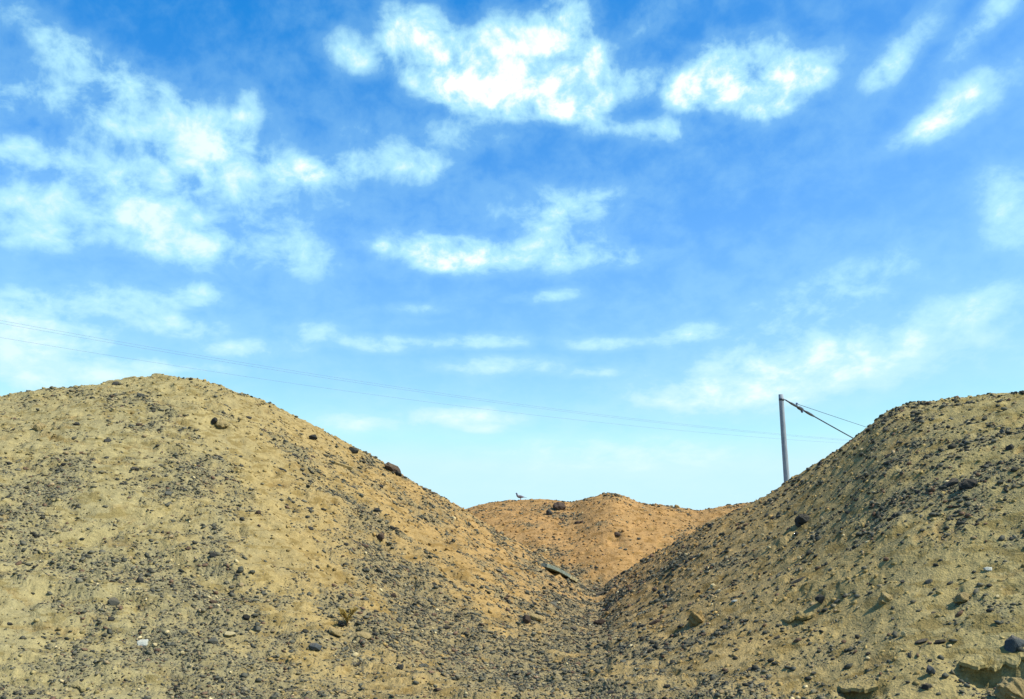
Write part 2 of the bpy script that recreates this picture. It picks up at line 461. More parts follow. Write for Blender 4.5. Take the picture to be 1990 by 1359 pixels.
# gravel density following the ground, soil colour with the lens tint put in
hl = np.clip((Z - BASE) / 5.0, 0, 1)
patch = fbm(X / 1.7 + 0.25 * Y, Y / 2.6, 4, 0.55, seed=71)
fine = fbm(X * 1.4, Y * 1.4, 3, 0.55, seed=81)
d_own = np.choose(OWN, [0.78 + 0 * hl, 0.86 - 0.82 * np.sqrt(hl), 0.34 - 0.10 * hl, 0.14 + 0 * hl])
# ease the seams between the owners
kk = 12
def blur_az(a, k):
    c = np.cumsum(np.pad(a, ((k, k + 1), (0, 0)), mode='edge'), 0)
    return (c[2 * k + 1:] - c[:-2 * k - 1])[:nA] / (2 * k + 1)
def blur_r(a, k):
    return blur_az_T(a, k)
def blur_az_T(a, k):
    c = np.cumsum(np.pad(a, ((0, 0), (k, k + 1)), mode='edge'), 1)
    return (c[:, 2 * k + 1:] - c[:, :-2 * k - 1])[:, :nR] / (2 * k + 1)
d_own = d_own - 0.30 * (OWN == 2) * sstep(math.radians(24), math.radians(15), AA) * sstep(12, 17, RG)      # the steep flank keeps few stones
d_own = blur_r(blur_az(d_own, 12), 9)
fine2 = fbm(X * 4.5 + 3, Y * 5.5, 3, 0.6, seed=91)
DENS = np.clip(d_own + 1.05 * patch + 0.70 * fine + 0.70 * fine2, 0.0, 1.2)
soil_c = np.array([[0.325, 0.236, 0.094], [0.345, 0.240, 0.088], [0.325, 0.236, 0.094], [0.375, 0.222, 0.080]])
SOIL = soil_c[OWN]
lens_warm = (np.exp(-((AA - math.radians(3.0)) / math.radians(11.0)) ** 2) * sstep(8, 20, RG))[..., None]     # the lens's warm middle tint, put into the soil colour
olive = np.array([0.312, 0.268, 0.124]); red = np.array([0.365, 0.222, 0.086])
lens_edge = sstep(math.radians(6), math.radians(26), np.abs(AA - math.radians(3.0)))[..., None]  # the lens's greenish edge tint, put into the soil colour as olive
SOIL = SOIL * (1 - 0.85 * lens_edge) + np.where((OWN == 2)[..., None], np.array([0.315, 0.262, 0.108]), olive) * 0.85 * lens_edge
SOIL = SOIL * (1 - 0.75 * lens_warm) + red * 0.75 * lens_warm
SOIL = np.where((OWN == 3)[..., None], SOIL * 0.7 + np.array([0.375, 0.210, 0.078]) * 0.3, SOIL)
SOIL = SOIL * np.array([0.93, 0.935, 0.95])
for i in range(3): SOIL[..., i] = blur_r(blur_az(SOIL[..., i], 14), 10)
ochre = (sstep(0.22, 0.42, c2) * 0.55)[..., None]
SOIL = SOIL * (1 - ochre) + np.array([0.22, 0.145, 0.05]) * ochre
ATTR = np.concatenate([SOIL, np.clip(DENS, 0, 1)[..., None]], -1).reshape(-1, 4)

V = np.stack([X, Y, Z], -1).reshape(-1, 3)
idx = np.arange(nA * nR).reshape(nA, nR)
a0 = idx; a1 = np.roll(idx, -1, 0)
a0, a1 = a0[:-1], idx[1:]                       # the seam lies behind the camera (both ends at -180/180)
Q4 = np.stack([a0[:, :-1], a0[:, 1:], a1[:, 1:], a1[:, :-1]], -1).reshape(-1, 4)
own_f = OWN.reshape(-1)[Q4[:, 0]]
nx = np.gradient(Z, axis=0)
for k, nm in enumerate(['ground', 'left_hill', 'right_hill', 'rear_hill']):
    F = Q4[own_f == k]
    used, inv = np.unique(F, return_inverse=True)
    o = big_mesh(nm, V[used], inv.reshape(-1, 4), M_SOIL, smooth=True)
    color_attr(o, 'soil', ATTR[used])
    tag(o, kind='structure')

# what can be seen (with a margin for a step to the side)
elev = (Z - CAMZ) / RG
runmax = np.maximum.accumulate(np.where(RG > 5, elev, -9), 1)
VIS = (elev >= runmax - 0.012) & (RG > 6) & (RG < 40) & (np.abs(AA) < math.radians(33))
gzx = np.gradient(Z, axis=1) / np.gradient(RG, axis=1)
gza = np.gradient(Z, axis=0) / (np.gradient(AA, axis=0) * RG)
NRM = np.stack([-(gzx * np.sin(AA) + gza * np.cos(AA)), -(gzx * np.cos(AA) - gza * np.sin(AA)), np.ones_like(Z)], -1)
for i in range(3): NRM[..., i] = blur_r(blur_az(NRM[..., i], 4), 4)
NRM /= np.linalg.norm(NRM, axis=-1, keepdims=True)
AREA = np.gradient(AA, axis=0) * RG * np.gradient(RG, axis=1)

# ------------------------------------------------------------------ loose stones
def hull(n, seed, sharp=0.25):
    r = np.random.default_rng(seed)
    p = r.normal(size=(n, 3)); p /= np.linalg.norm(p, axis=1, keepdims=True)
    for _ in range(12):                                  # spread the corners a little
        dd = p[:, None] - p[None]; L = (dd ** 2).sum(-1) + np.eye(n)
        p += 0.03 * (dd / L[..., None] ** 1.5).sum(1); p /= np.linalg.norm(p, axis=1, keepdims=True)
    p *= 1 + r.uniform(-sharp, sharp, (n, 1))
    bm = bmesh.new()
    for v in p: bm.verts.new(v)
    res = bmesh.ops.convex_hull(bm, input=bm.verts)
    bmesh.ops.delete(bm, geom=[v for v in bm.verts if not v.link_faces], context='VERTS')
    bmesh.ops.triangulate(bm, faces=bm.faces)
    bm.normal_update()
    bm.verts.index_update()
    vv = np.array([v.co[:] for v in bm.verts]); ff = np.array([[v.index for v in f.verts] for f in bm.faces])
    bm.free()
    return vv, ff

def sample(n, weight):
    p = weight.reshape(-1); p = p / p.sum()
    k = rng.choice(len(p), n, p=p)
    ia, ir = np.unravel_index(k, Z.shape)
    ja = np.clip(ia + rng.choice([-1, 1], n), 0, nA - 1); jr = np.clip(ir + rng.choice([-1, 1], n), 0, nR - 1)
    f, g = rng.uniform(0, .5, n), rng.uniform(0, .5, n)
    def ip(A):
        return (A[ia, ir] * (1 - f) * (1 - g) + A[ja, ir] * f * (1 - g) + A[ia, jr] * (1 - f) * g + A[ja, jr] * f * g)
    a = AZ[ia] * (1 - f) + AZ[ja] * f; r = RR[ir] * (1 - g) + RR[jr] * g
    return np.stack([np.sin(a) * r, np.cos(a) * r, ip(Z)], -1), NRM[ia, ir], r, (ia, ir)

def frames(nrm, n, tilt):
    yaw = rng.normal(0, 0.65, n) + math.pi * rng.integers(0, 2, n)      # shards lie along the slope
    nn_ = nrm + rng.normal(size=(n, 3)) * tilt
    nn_ /= np.linalg.norm(nn_, axis=1, keepdims=True)
    t = np.stack([np.cos(yaw), np.sin(yaw), np.zeros(n)], -1)
    t -= (t * nn_).sum(1, keepdims=True) * nn_; t /= np.linalg.norm(t, axis=1, keepdims=True)
    b = np.cross(nn_, t)
    return np.stack([t, b, nn_], 1)                        # rows are the axes

STONE_COLS = np.array([[0.045, 0.045, 0.036], [0.076, 0.077, 0.058], [0.115, 0.110, 0.078], [0.155, 0.138, 0.086], [0.13, 0.085, 0.055], [0.26, 0.20, 0.11], [0.46, 0.38, 0.20]])
def scatter(name, n, weight, size, npts, label, cat, cols_p, flat=(0.35, 0.75), sink=0.25, tilt=0.22, seed=0, col=None):
    P, N, R, (ia, ir) = sample(n, weight)
    S = size(R, n)
    Fm = frames(N, n, tilt)
    sc = np.stack([np.ones(n), rng.uniform(.42, .85, n), rng.uniform(flat[0], flat[1], n)], -1) * S[:, None] * 0.5
    protos = [hull(npts, seed + i) for i in range(10)]
    which = rng.integers(0, 10, n)
    VV, FF, CC = [], [], []; off = 0
    tint = STONE_COLS[rng.choice(len(STONE_COLS), n, p=np.array(cols_p) / sum(cols_p))] if col is None else SOIL[ia, ir] * col
    tint = tint * rng.uniform(0.75, 1.25, (n, 1))
    for k in range(10):
        m = which == k
        pv, pf = protos[k]
        v = pv[None] * sc[m][:, None, :]
        v = np.einsum('nij,njk->nik', v, Fm[m]) + P[m][:, None, :] + N[m][:, None, :] * (sc[m][:, 2] * (1 - 2 * sink))[:, None, None]
        nn2, nv = v.shape[0], v.shape[1]
        FF.append((pf[None] + (off + np.arange(nn2) * nv)[:, None, None]).reshape(-1, 3))
        VV.append(v.reshape(-1, 3)); CC.append(np.repeat(tint[m], nv, 0)); off += nn2 * nv
    o = big_mesh(name, np.concatenate(VV), np.concatenate(FF), M_GRAVEL)
    color_attr(o, 'tint', np.concatenate(CC))
    tag(o, label, cat, kind='stuff')
    return o

vis = VIS.astype(float) * AREA
def psize(lo, hi, power):
    """sizes in pixels of the photograph at the stone's distance, small ones far more common, limited in metres"""
    def f(R, n):
        u = rng.uniform(0, 1, n)
        px = lo * (hi / lo) ** (u ** power)
        return np.clip(px * (R ** 0.55 * 15 ** 0.45) / F0, 0.012, 0.22)
    return f
scatter('gravel', 86000, vis * np.clip(DENS, 0.05, 1.2) ** 1.6 * (15 / RG) ** 0.9, psize(2.6, 7.5, 2.0), 8, 'fine dark grey gravel strewn all over the earth slopes', 'gravel', (4, 13, 16, 12, 4, 6, 1.2), flat=(0.22, 0.55), seed=100)
scatter('gravel', 19000, vis * np.clip(DENS - 0.05, 0.05, 1.2) ** 1.4 * (15 / RG) ** 0.6, psize(5.0, 13.0, 2.3), 11, 'coarse dark grey gravel and pebbles lying in patches on the slopes', 'gravel', (7, 15, 14, 8, 4, 4, 0.9), flat=(0.22, 0.6), seed=200)
right_w = vis * (OWN == 2) * np.clip(DENS, 0.28, 1.2) ** 1.6
scatter('gravel', 2300, right_w, psize(7.0, 15.0, 2.2), 12, 'scattered dark stones of fist size across the right slope', 'gravel', (10, 13, 6, 3, 4, 1, 0.5), flat=(0.3, 0.65), seed=400)
scatter('soil_crumbs', 9000, vis * (1.2 - np.clip(DENS, 0, 1)) * (15 / RG) ** 0.6, psize(4.0, 12.0, 2.2), 9, 'crumbs of tan earth lying over the slopes', 'earth crumbs', (1,), flat=(.4, .8), sink=0.42, seed=300, col=np.array([0.90, 0.88, 0.86]))

# ------------------------------------------------------------------ single stones, clods and slabs
def pixel_of(p):
    v = Vector(p) - Vector((0, 0, CAMZ))
    fw = v.y * math.cos(PITCH) + v.z * math.sin(PITCH); up = -v.y * math.sin(PITCH) + v.z * math.cos(PITCH)
    return W0 / 2 + F0 * v.x / fw, H0 / 2 - F0 * up / fw, fw

def rock_mesh(name, npts, seed, mat, round_=0.0, lumps=0.0):
    vv, ff = hull(npts, seed, 0.22)
    me = bpy.data.meshes.new(name)
    bm = bmesh.new()
    vs = [bm.verts.new(v) for v in vv]
    for f in ff: bm.faces.new([vs[i] for i in f])
    bmesh.ops.dissolve_limit(bm, angle_limit=math.radians(14), verts=bm.verts, edges=bm.edges)
    if round_: bmesh.ops.bevel(bm, geom=bm.edges[:], offset=round_, segments=1, affect='EDGES', profile=0.6)
    if lumps:
        bmesh.ops.triangulate(bm, faces=bm.faces)
        bmesh.ops.subdivide_edges(bm, edges=bm.edges[:], cuts=1, use_grid_fill=True)
        bmesh.ops.subdivide_edges(bm, edges=bm.edges[:], cuts=1, use_grid_fill=True)
        r = np.random.default_rng(seed + 5)
        o1 = r.uniform(0, 50, 3)
        for v in bm.verts:
            p = np.array(v.co)
            d = float(gnoise(np.array([p[0] * 2 + o1[0] + p[2]]), np.array([p[1] * 2 + o1[1] - p[2]]), 5)[0]) + 0.5 * float(gnoise(np.array([p[0] * 5 + o1[2] + 2 * p[2]]), np.array([p[1] * 5 - p[2] * 3]), 6)[0])
            v.co *= 1 + lumps * d
    bmesh.ops.triangulate(bm, faces=bm.faces)
    bmesh.ops.recalc_face_normals(bm, faces=bm.faces)
    bm.to_mesh(me); bm.free()
    me.materials.append(mat)
    return me

def put_stone(name, me, px, py, wide, deep, tall, ang=0, sink=0.3, lean=0.0, at=None):
    """wide/deep/tall in pixels of the photograph at that spot; long side along the image angle ang"""
    p = at or on_ground(px, py)
    dist = pixel_of(p)[2]
    n = normal_at(p.x, p.y)
    a = math.radians(ang)
    camr = Vector((1, 0, 0)); camu = Vector((0, math.sin(-PITCH), math.cos(PITCH)))
    ax = camr * math.cos(a) + camu * math.sin(a)
    ax = (ax - n * ax.dot(n) * 0.85).normalized()
    up = (n - ax * n.dot(ax)).normalized()
    by = up.cross(ax)
    if lean: up = Matrix.Rotation(lean, 3, ax) @ up; by = up.cross(ax)
    k = 0.5 * dist / F0
    R = Matrix((ax * wide * k, by * deep * k, up * tall * k)).transposed().to_4x4()
    o = bpy.data.objects.new(name, me); C.objects.link(o)
    o.matrix_world = Matrix.Translation(p + up * tall * k * (1 - 2 * sink)) @ R
    return o

MARKS = []        # (pixel x, pixel y, phrase) for telling the other stones apart
def mark(px, py, phrase): MARKS.append((px, py, phrase))
seed_ = [900]
def single(name, cat, label, px, py, wide, tall, mat, ang=0, deep=None, npts=14, sink=0.38, lumps=0.05, phrase=None, lean=0.0):
    seed_[0] += 7
    me = rock_mesh(name, npts, seed_[0], mat, 0.05, lumps)
    o = put_stone(name, me, px, py, wide, deep or wide * 0.75, tall, ang, sink, lean)
    tag(o, label, cat)
    if phrase: mark(px, py, phrase)
    return o

S = single
S('boulder','boulder','dark brown boulder jutting out over the right edge of the left mound',760,914,36,18,M_BROWN,-30,26,16,0.3,0.12,'the boulder jutting from the left mound')
S('boulder','boulder','small dark rock just below the jutting boulder on the left skyline',774,923,16,12,M_DARK,-20)
S('stone','stone','dark stone breaking the skyline halfway down the left mound',687,878,22,13,M_DARK,-30,phrase='the dark stone on the left skyline')
S('boulder','boulder','dark boulder in a shadowed hollow near the top of the rear hill',1087,990,26,20,M_BROWN,25,24,16,0.25,0.08,'the dark boulders on the rear hill')
S('boulder','boulder','smaller dark pointed rock left of the boulder on the rear hill',1067,1000,15,17,M_DARK,40,12)
S('stone','stone','reddish dark stone on the sunny face of the rear hill, left one of a pair',1122,1017,11,9,M_BROWN,-40)
S('stone','stone','reddish dark stone on the sunny face of the rear hill, right one of a pair',1131,1016,9,8,M_BROWN,-30,phrase='the pair of reddish stones on the rear hill')
S('stone','stone','small dark stone embedded under the rear hill peak',1200,1039,16,8,M_BROWN,-20,phrase='the ochre hollow on the rear hill')
S('stone','stone','brown lump on the rear hill skyline right of its peak',1315,986,14,9,M_OCHRE,0)
S('soil_clod','earth clod','ochre earth clod with a long dark shadow at the foot of the right slope',1356,1209,30,32,M_OCHRE,20,28,28,0.3,0.32,'the ochre clod with the long shadow')
S('boulder','boulder','dark angular boulder standing out on the middle of the right slope',1560,1016,34,28,M_DARK,25,28,18,0.38,0.18,'the dark boulder on the right slope')
S('boulder','boulder','large dark rock high on the right slope near the frame edge',1880,946,38,22,M_DARK,15,30,18,0.38,0.16,'the large dark rock high on the right slope')
S('stone','stone','dark flat stone touching the lower left side of the large dark rock',1852,940,30,13,M_DARK,15)
S('boulder','boulder','blue grey angular boulder at the right edge above the broken crust',1972,1257,44,34,M_BLUE,10,38,13,0.36,0.07,'the blue grey boulder at the right edge')
S('stone','stone','upright blue grey stone in the bottom right corner area',1811,1310,20,24,M_BLUE,50,18,12,0.2,0,'the upright blue grey stone')
S('stone','stone','dark purplish block just below the upright blue grey stone',1801,1337,20,17,M_DARK,10,18)
S('soil_clod','earth clod','large pale lump of earth cut off by the bottom right corner',1968,1350,66,48,M_CLOD,15,50,22,0.32,0.25,'the pale earth lump in the bottom right corner')
S('soil_clod','earth clod','pale rounded earth clod with shaded left side on the lower right slope',1722,1168,30,28,M_CLOD,10,26,20,0.35,0.25,'the pale rounded clod')
S('soil_clod','earth clod','pale broad earth clod near the right edge, dark stones around it',1872,1166,34,26,M_CLOD,10,28,20,0.38,0.25,'the pale broad clod near the right edge')
S('stone','stone','dark ragged stone beside a small hollow on the right slope',1597,1168,20,22,M_DARK,30,18,12,0.25,0,'the dark ragged stone')
S('stone','stone','white stone high up near the right frame edge',1920,1108,17,12,M_WHITE,-40,phrase='the white stone on the right slope')
S('stone','stone','cream upright chip of stone on the lower right slope',1758,1236,12,17,M_CREAM,60,phrase='the cream upright chip')
S('stone','stone','cream yellow pebble in the middle of the right slope',1495,1066,10,9,M_CREAM,0,phrase='the cream pebble')
S('stone','stone','narrow pale upright sliver left of the cream yellow pebble',1484,1042,6,12,M_CREAM,80)
S('stone','stone','white shard lying left of centre on the right slope',1427,1169,14,6,M_WHITE,-15,phrase='the white shard')
S('stone','stone','pale yellow lump above the ochre clod with the long shadow',1385,1141,14,11,M_CREAM,10)
S('stone','stone','long low dark stone in the middle of the right slope',1552,1130,40,9,M_DARK,8,12,phrase='the long low dark stone')
S('stone','stone','dark stone with a sharp peak right of the cream upright chip',1790,1248,30,8,M_DARK,-4,14)
S('stone','stone','dark long stone near the right edge with a pale chip on it',1826,1249,28,11,M_DARK,-6,14,phrase='the dark long stone with a pale chip')
S('stone','stone','dark rusty red stone with a pale clod behind, between the two near slopes',1023,1210,18,20,M_BROWN,50,14,12,0.2,0,'the rusty red stone')
S('soil_clod','earth clod','pale yellow clod right beside the rusty red stone',1041,1203,28,14,M_CLOD,5,20,16,0.3,0.1)
S('stone','stone','dark brown stone to the right of the gully bottom',1166,1212,28,16,M_BROWN,30,18,phrase='the dark brown stone by the gully')
S('stone','stone','dark long stone at the head of the gully where the two slopes meet',1163,1158,34,10,M_DARK,40,14,phrase='the dark stone at the head of the gully')
S('stone','stone','pointed dark stone right of the gully, above the dark brown stone',1297,1144,11,16,M_DARK,70,10)
S('stone','stone','dark crusty stone on the lower middle of the right slope',1272,1212,30,11,M_BROWN,10,18)
S('soil_clod','earth clod','pale earth clod under a dark crack on the upper left mound',76,832,26,18,M_CLOD,-10,22,22,0.48,0.25,'the pale clod on the upper left mound')
S('soil_clod','earth clod','arched earth clod over a black crack near the top of the left mound',430,824,28,16,M_CLOD,-25,22,22,0.48,0.25,'the arched clod near the left summit')
S('stone','stone','dark rock wedged in the black crack near the top of the left mound',415,821,12,18,M_DARK,-60,10)
S('stone','stone','lone dark stone high on the sandy part of the left mound',262,913,20,11,M_DARK,5,phrase='the lone dark stone on the sandy left slope')
S('stone','stone','dark greenish stone high at the left of the left mound',150,826,13,9,M_DARK,0,phrase='the dark stone at the upper left')
S('stone','stone','brown rock in a small dark hollow on the right flank of the left mound',738,1046,18,18,M_BROWN,-30,14,phrase='the brown rock in a hollow')
S('stone','stone','black stick-like flat stone on the upper right flank of the left mound',549,914,18,6,M_DARK,-22,7,phrase='the black stick-like stone')
S('stone','stone','grey blocky stone larger than its neighbours on the lower left slope',220,1174,26,20,M_GREY,-20,22,13,0.25,0,'the grey blocky stone')
S('stone','stone','dark rounded stone above the grey blocky stone on the lower left slope',273,1131,17,13,M_DARK,0)
S('stone','stone','crumbling whitish blue stone in the dark gravel band at lower left',278,1254,26,17,M_WHITE,-15,20,14,0.3,0.1,'the whitish stone at lower left')
S('stone','stone','cream rounded stone right next to the whitish stone at lower left',300,1254,12,10,M_CREAM,-30)
S('stone','stone','slanted cream stone left of the whitish stone',232,1264,13,10,M_CREAM,-50)
S('stone','stone','yellow pebble with a dark shadow right of the whitish stone',355,1270,9,11,M_CREAM,60,phrase='the yellow pebble')
S('stone','stone','flat cream slab of stone in the lower left foreground',445,1236,28,13,M_CREAM,-25,18,12,0.25,0,'the flat cream slab')
S('stone','stone','blue grey block in the foreground gravel below the dry shrub',612,1260,24,15,M_BLUE,-5,18,12,0.25,0,'the blue grey block below the shrub')
S('stone','stone','dark stone at the foot of the dry yellow shrub',663,1214,16,10,M_DARK,0)
S('soil_clod','earth clod','smooth tan earth slab just below the dry yellow shrub',652,1230,34,12,M_CLOD,-10,24,18,0.35,0.1)
S('soil_clod','earth clod','pale tan earth slab to the right below the dry yellow shrub',705,1236,36,12,M_CLOD,-8,24,18,0.35,0.1)

# the long slab in the gully, with its broken end
def slab(name, cat, label, p, q, width_px, thick_px, mat, phrase=None, raise_=0.5, seed=3, tilt=0.0):
    a = on_ground(*p); b = on_ground(*q)
    dist = pixel_of((a + b) / 2)[2]; k = dist / F0
    ax = (b - a); Ln = ax.length; ax.normalize()
    mid = (a + b) / 2
    n = normal_at(mid.x, mid.y, 0.3); up = (n - ax * n.dot(ax)).normalized(); by = up.cross(ax)
    if tilt: up = Matrix.Rotation(tilt, 3, ax) @ up; by = up.cross(ax)
    r = np.random.default_rng(seed); N = 14
    top, bot = [], []
    ring = []
    for i in range(N):
        t = i / (N - 1); w_ = (0.55 + 0.45 * math.sin(math.pi * min(1, t * 1.15)) ** 0.6) * r.uniform(0.85, 1.08)
        ring.append((t, w_))
    W_ = width_px * k / 2; T_ = thick_px * k
    V_, F_ = [], []
    for (t, w_) in ring:
        for (s_, z_) in ((-1, 0), (1, 0), (1.0, 1), (0.0, 1.12), (-1.0, 1)):
            V_.append(((t - 0.5) * Ln, s_ * W_ * w_ * r.uniform(.92, 1.05), (z_ - 0.5) * T_ * r.uniform(.9, 1.1)))
    for i in range(N - 1):
        for j in range(5):
            F_.append((i * 5 + j, (i + 1) * 5 + j, (i + 1) * 5 + (j + 1) % 5, i * 5 + (j + 1) % 5))
    F_.append(tuple(reversed(range(5)))); F_.append(tuple((N - 1) * 5 + j for j in range(5)))
    o = mesh_obj(name, V_, F_, mat)
    bm = bmesh.new(); bm.from_mesh(o.data); bmesh.ops.recalc_face_normals(bm, faces=bm.faces); bm.to_mesh(o.data); bm.free()
    o.matrix_world = Matrix.Translation(mid + up * T_ * raise_) @ Matrix((ax, by, up)).transposed().to_4x4()
    tag(o, label, cat)
    if phrase: mark((p[0] + q[0]) / 2, (p[1] + q[1]) / 2, phrase)
    return o
slab('stone_slab','slab','long greenish grey slab lying in the gully above its own dark shadow',(1057,1103),(1103,1124),24,6,M_GREEN,'the long greenish slab',0.7,3,-0.45)
slab('stone_slab','slab','broken yellowish piece at the lower right end of the long greenish slab',(1102,1124),(1121,1133),14,6,M_CREAM,None,0.6,5,-0.4)
slab('stone_slab','slab','narrow brown strip of stone standing out high on the left mound flank',(648,1018-116),(682,1029-116),8,5,M_CLOD,'the narrow brown strip on the left flank',0.6,8)
def crust(label, p, q, back, over, thick, phrase=None, seed=1, lift=0.012):
    """a broken sheet of hardened earth: follows the old ground behind, breaks off ragged over the hollow in front"""
    a = on_ground(*p); b = on_ground(*q)
    ax = (b - a).to_2d(); Ln = ax.length; ax.normalize(); nr = Vector((ax.y, -ax.x))
    NL = max(12, int(Ln / 0.022)); NB = 8
    V_, F_, cols = [], [], []
    def zpre(x, y):
        f = np.interp(math.atan2(x, y), AZ, np.arange(nA)); i = int(min(max(math.floor(f), 0), nA - 2)); f -= i
        return float(np.interp(math.hypot(x, y), RR, Z_PRE[i] * (1 - f) + Z_PRE[i + 1] * f))
    def soil(x, y):
        i = int(np.clip(np.searchsorted(AZ, math.atan2(x, y)), 0, nA - 1)); j = int(np.clip(np.searchsorted(RR, math.hypot(x, y)), 0, nR - 1)); return ATTR[i * nR + j]
    for lay in (0, 1):
        for i in range(NL + 1):
            s_ = i / NL * Ln
            rag = float(fbm(np.array([s_ * 9.0 + seed * 7]), np.array([seed * 3.3]), 4, 0.65, seed)[0]) * 0.9 + 0.1 * math.sin(s_ * 9)
            endf = min(1, 3.5 * min(i / NL, 1 - i / NL) + 0.05)
            front = (over * (0.7 + 1.1 * rag)) * endf
            bk = back * endf
            for j in range(NB + 1):
                u = j / NB; o_ = front + (-bk - front) * u
                x = a.x + ax.x * s_ + nr.x * o_; y = a.y + ax.y * s_ + nr.y * o_
                z = zpre(x, y) + lift * (1 - u) ** 0.5 - 0.02 * u ** 3 + 0.006 * float(gnoise(np.array([x * 25]), np.array([y * 25]), 9)[0])
                if lay: z -= thick * (1.0 - 0.3 * u) * (0.75 + 0.5 * rag * rag)
                V_.append((x, y, z)); cols.append(soil(x, y))
    W_ = NB + 1; K = (NL + 1) * W_
    for i in range(NL):
        for j in range(NB):
            c = i * W_ + j
            F_.append((c, c + 1, c + W_ + 1, c + W_)); F_.append((K + c, K + c + W_, K + c + W_ + 1, K + c + 1))
        F_.append((i * W_, (i + 1) * W_, K + (i + 1) * W_, K + i * W_)); F_.append((i * W_ + NB, K + i * W_ + NB, K + (i + 1) * W_ + NB, (i + 1) * W_ + NB))
    for j in range(NB):
        F_.append((j, K + j, K + j + 1, j + 1)); e = NL * W_ + j; F_.append((e, e + 1, K + e + 1, K + e))
    o = mesh_obj('earth_crust', V_, F_, M_SOIL)
    bm = bmesh.new(); bm.from_mesh(o.data); bmesh.ops.recalc_face_normals(bm, faces=bm.faces); bm.to_mesh(o.data); bm.free()
    color_attr(o, 'soil', np.array(cols))
    tag(o, label, 'earth crust')
    if phrase: mark((p[0] + q[0]) / 2, (p[1] + q[1]) / 2, phrase)
crust('overhanging broken crust of earth along the right edge near the bottom corner',(1862,1291),(2070,1270),0.30,0.09,0.03,'the overhanging crust at the bottom right',1)
crust('loose tongue of crust just below the overhanging crust at the right edge',(1866,1309),(1930,1308),0.12,0.08,0.035,None,2,0.04)
crust('small overhanging crust above a black gap at the bottom edge',(650,1344),(716,1342),0.16,0.07,0.03,'the black gap at the bottom edge',3)
crust('thin crust with a dark curved gap in the bottom left corner area',(130,1334),(180,1328),0.14,0.05,0.025,'the dark curved gap at the bottom left',4)
crust('ragged crust over a black hollow at the bottom edge right of centre',(1630,1334),(1708,1338),0.2,0.09,0.035,'the black hollow at the bottom edge',5)
crust('brown ragged crust over an ochre hollow on the lower right slope',(1518,1205),(1590,1192),0.2,0.08,0.03,'the ochre hollow on the right slope',6)

# ------------------------------------------------------------------ dry shrub
def tube(pts, rad, sides=6):
    V_, F_ = [], []
    n = len(pts)
    for i, p in enumerate(pts):
        t = (pts[min(i + 1, n - 1)] - pts[max(i - 1, 0)]).normalized()
        a = t.orthogonal().normalized() if abs(t.z) > 0.9 else t.cross(Vector((0, 0, 1))).normalized()
        b = t.cross(a)
        for j in range(sides):
            an = 2 * math.pi * j / sides
            V_.append(p + (a * math.cos(an) + b * math.sin(an)) * rad[i])
    for i in range(n - 1):
        for j in range(sides):
            F_.append((i * sides + j, i * sides + (j + 1) % sides, (i + 1) * sides + (j + 1) % sides, (i + 1) * sides + j))
    F_.append(tuple(reversed(range(sides)))); F_.append(tuple((n - 1) * sides + j for j in range(sides)))
    return V_, F_

def tubes_obj(name, list_, mat, parent=None, sides=6, smooth=True):
    VV, FF = [], []
    for pts, rad in list_:
        v, f = tube(pts, rad, sides); o_ = len(VV)
        VV += v; FF += [tuple(i + o_ for i in q) for q in f]
    return mesh_obj(name, VV, FF, mat, parent, smooth)

def plain(name, col, rough=0.7, noise_scale=20, var=0.25, spec=0.2, metal=0.0):
    m, t, b = new_mat(name)
    n = t.noise(t.node('ShaderNodeTexCoord').outputs['Object'], noise_scale, 5, 0.6)
    k = t.ramp(n, 0.25, 0.75, 1 - var, 1 + var)
    t.t.links.new(t.mix(1.0, col + (1,), t.comb(k, k, k), 'MULTIPLY'), b.inputs['Base Color'])
    b.inputs['Roughness'].default_value = rough; b.inputs['Metallic'].default_value = metal
    b.inputs['Specular IOR Level'].default_value = spec
    bump(t, b, n, 0.4, 0.01)
    return m
M_TWIG = plain('dry_twig', (0.27, 0.19, 0.045), 0.8, 30, 0.3)
M_STEM = plain('dry_stem', (0.16, 0.11, 0.05), 0.9, 30, 0.3)
def shrub(px, py, size_px, label, phrase):
    p = on_ground(px, py); k = pixel_of(p)[2] / F0; H = size_px * k
    t = empty('dry_shrub', p); r = random.Random(5)
    tubes_obj('stem', [([Vector((0, 0, -0.03)), Vector((0.01, 0, H * .2)), Vector((-0.01, 0.01, H * .45))], [0.008, 0.007, 0.005])], M_STEM, t)
    for c in range(9):
        an = c * 0.7 + r.uniform(-.3, .3); out = r.uniform(.35, .62) * H; base = Vector((0, 0, H * r.uniform(.12, .42)))
        tip = Vector((math.cos(an) * out, math.sin(an) * out, H * r.uniform(.7, 1.0)))
        L = []
        m_ = base.lerp(tip, .5) + Vector((0, 0, .05 * H))
        L.append(([base, m_, tip], [0.004, 0.003, 0.0015]))
        for q in range(26):
            s0 = r.uniform(.2, 1); b0 = base.lerp(tip, s0)
            d = Vector((r.gauss(0, 1), r.gauss(0, 1), r.gauss(.7, .7))).normalized() * H * r.uniform(.12, .3)
            L.append(([b0, b0 + d * .55 + Vector((0, 0, .01)), b0 + d], [0.0035, 0.003, 0.0015]))
        tubes_obj('twig', L, M_TWIG, t, 4)
    tag(t, label, 'shrub'); mark(px, py - size_px * .4, phrase)
shrub(674, 1217, 33, 'dry yellow brown shrub on the gravel below the left mound', 'the dry yellow shrub')

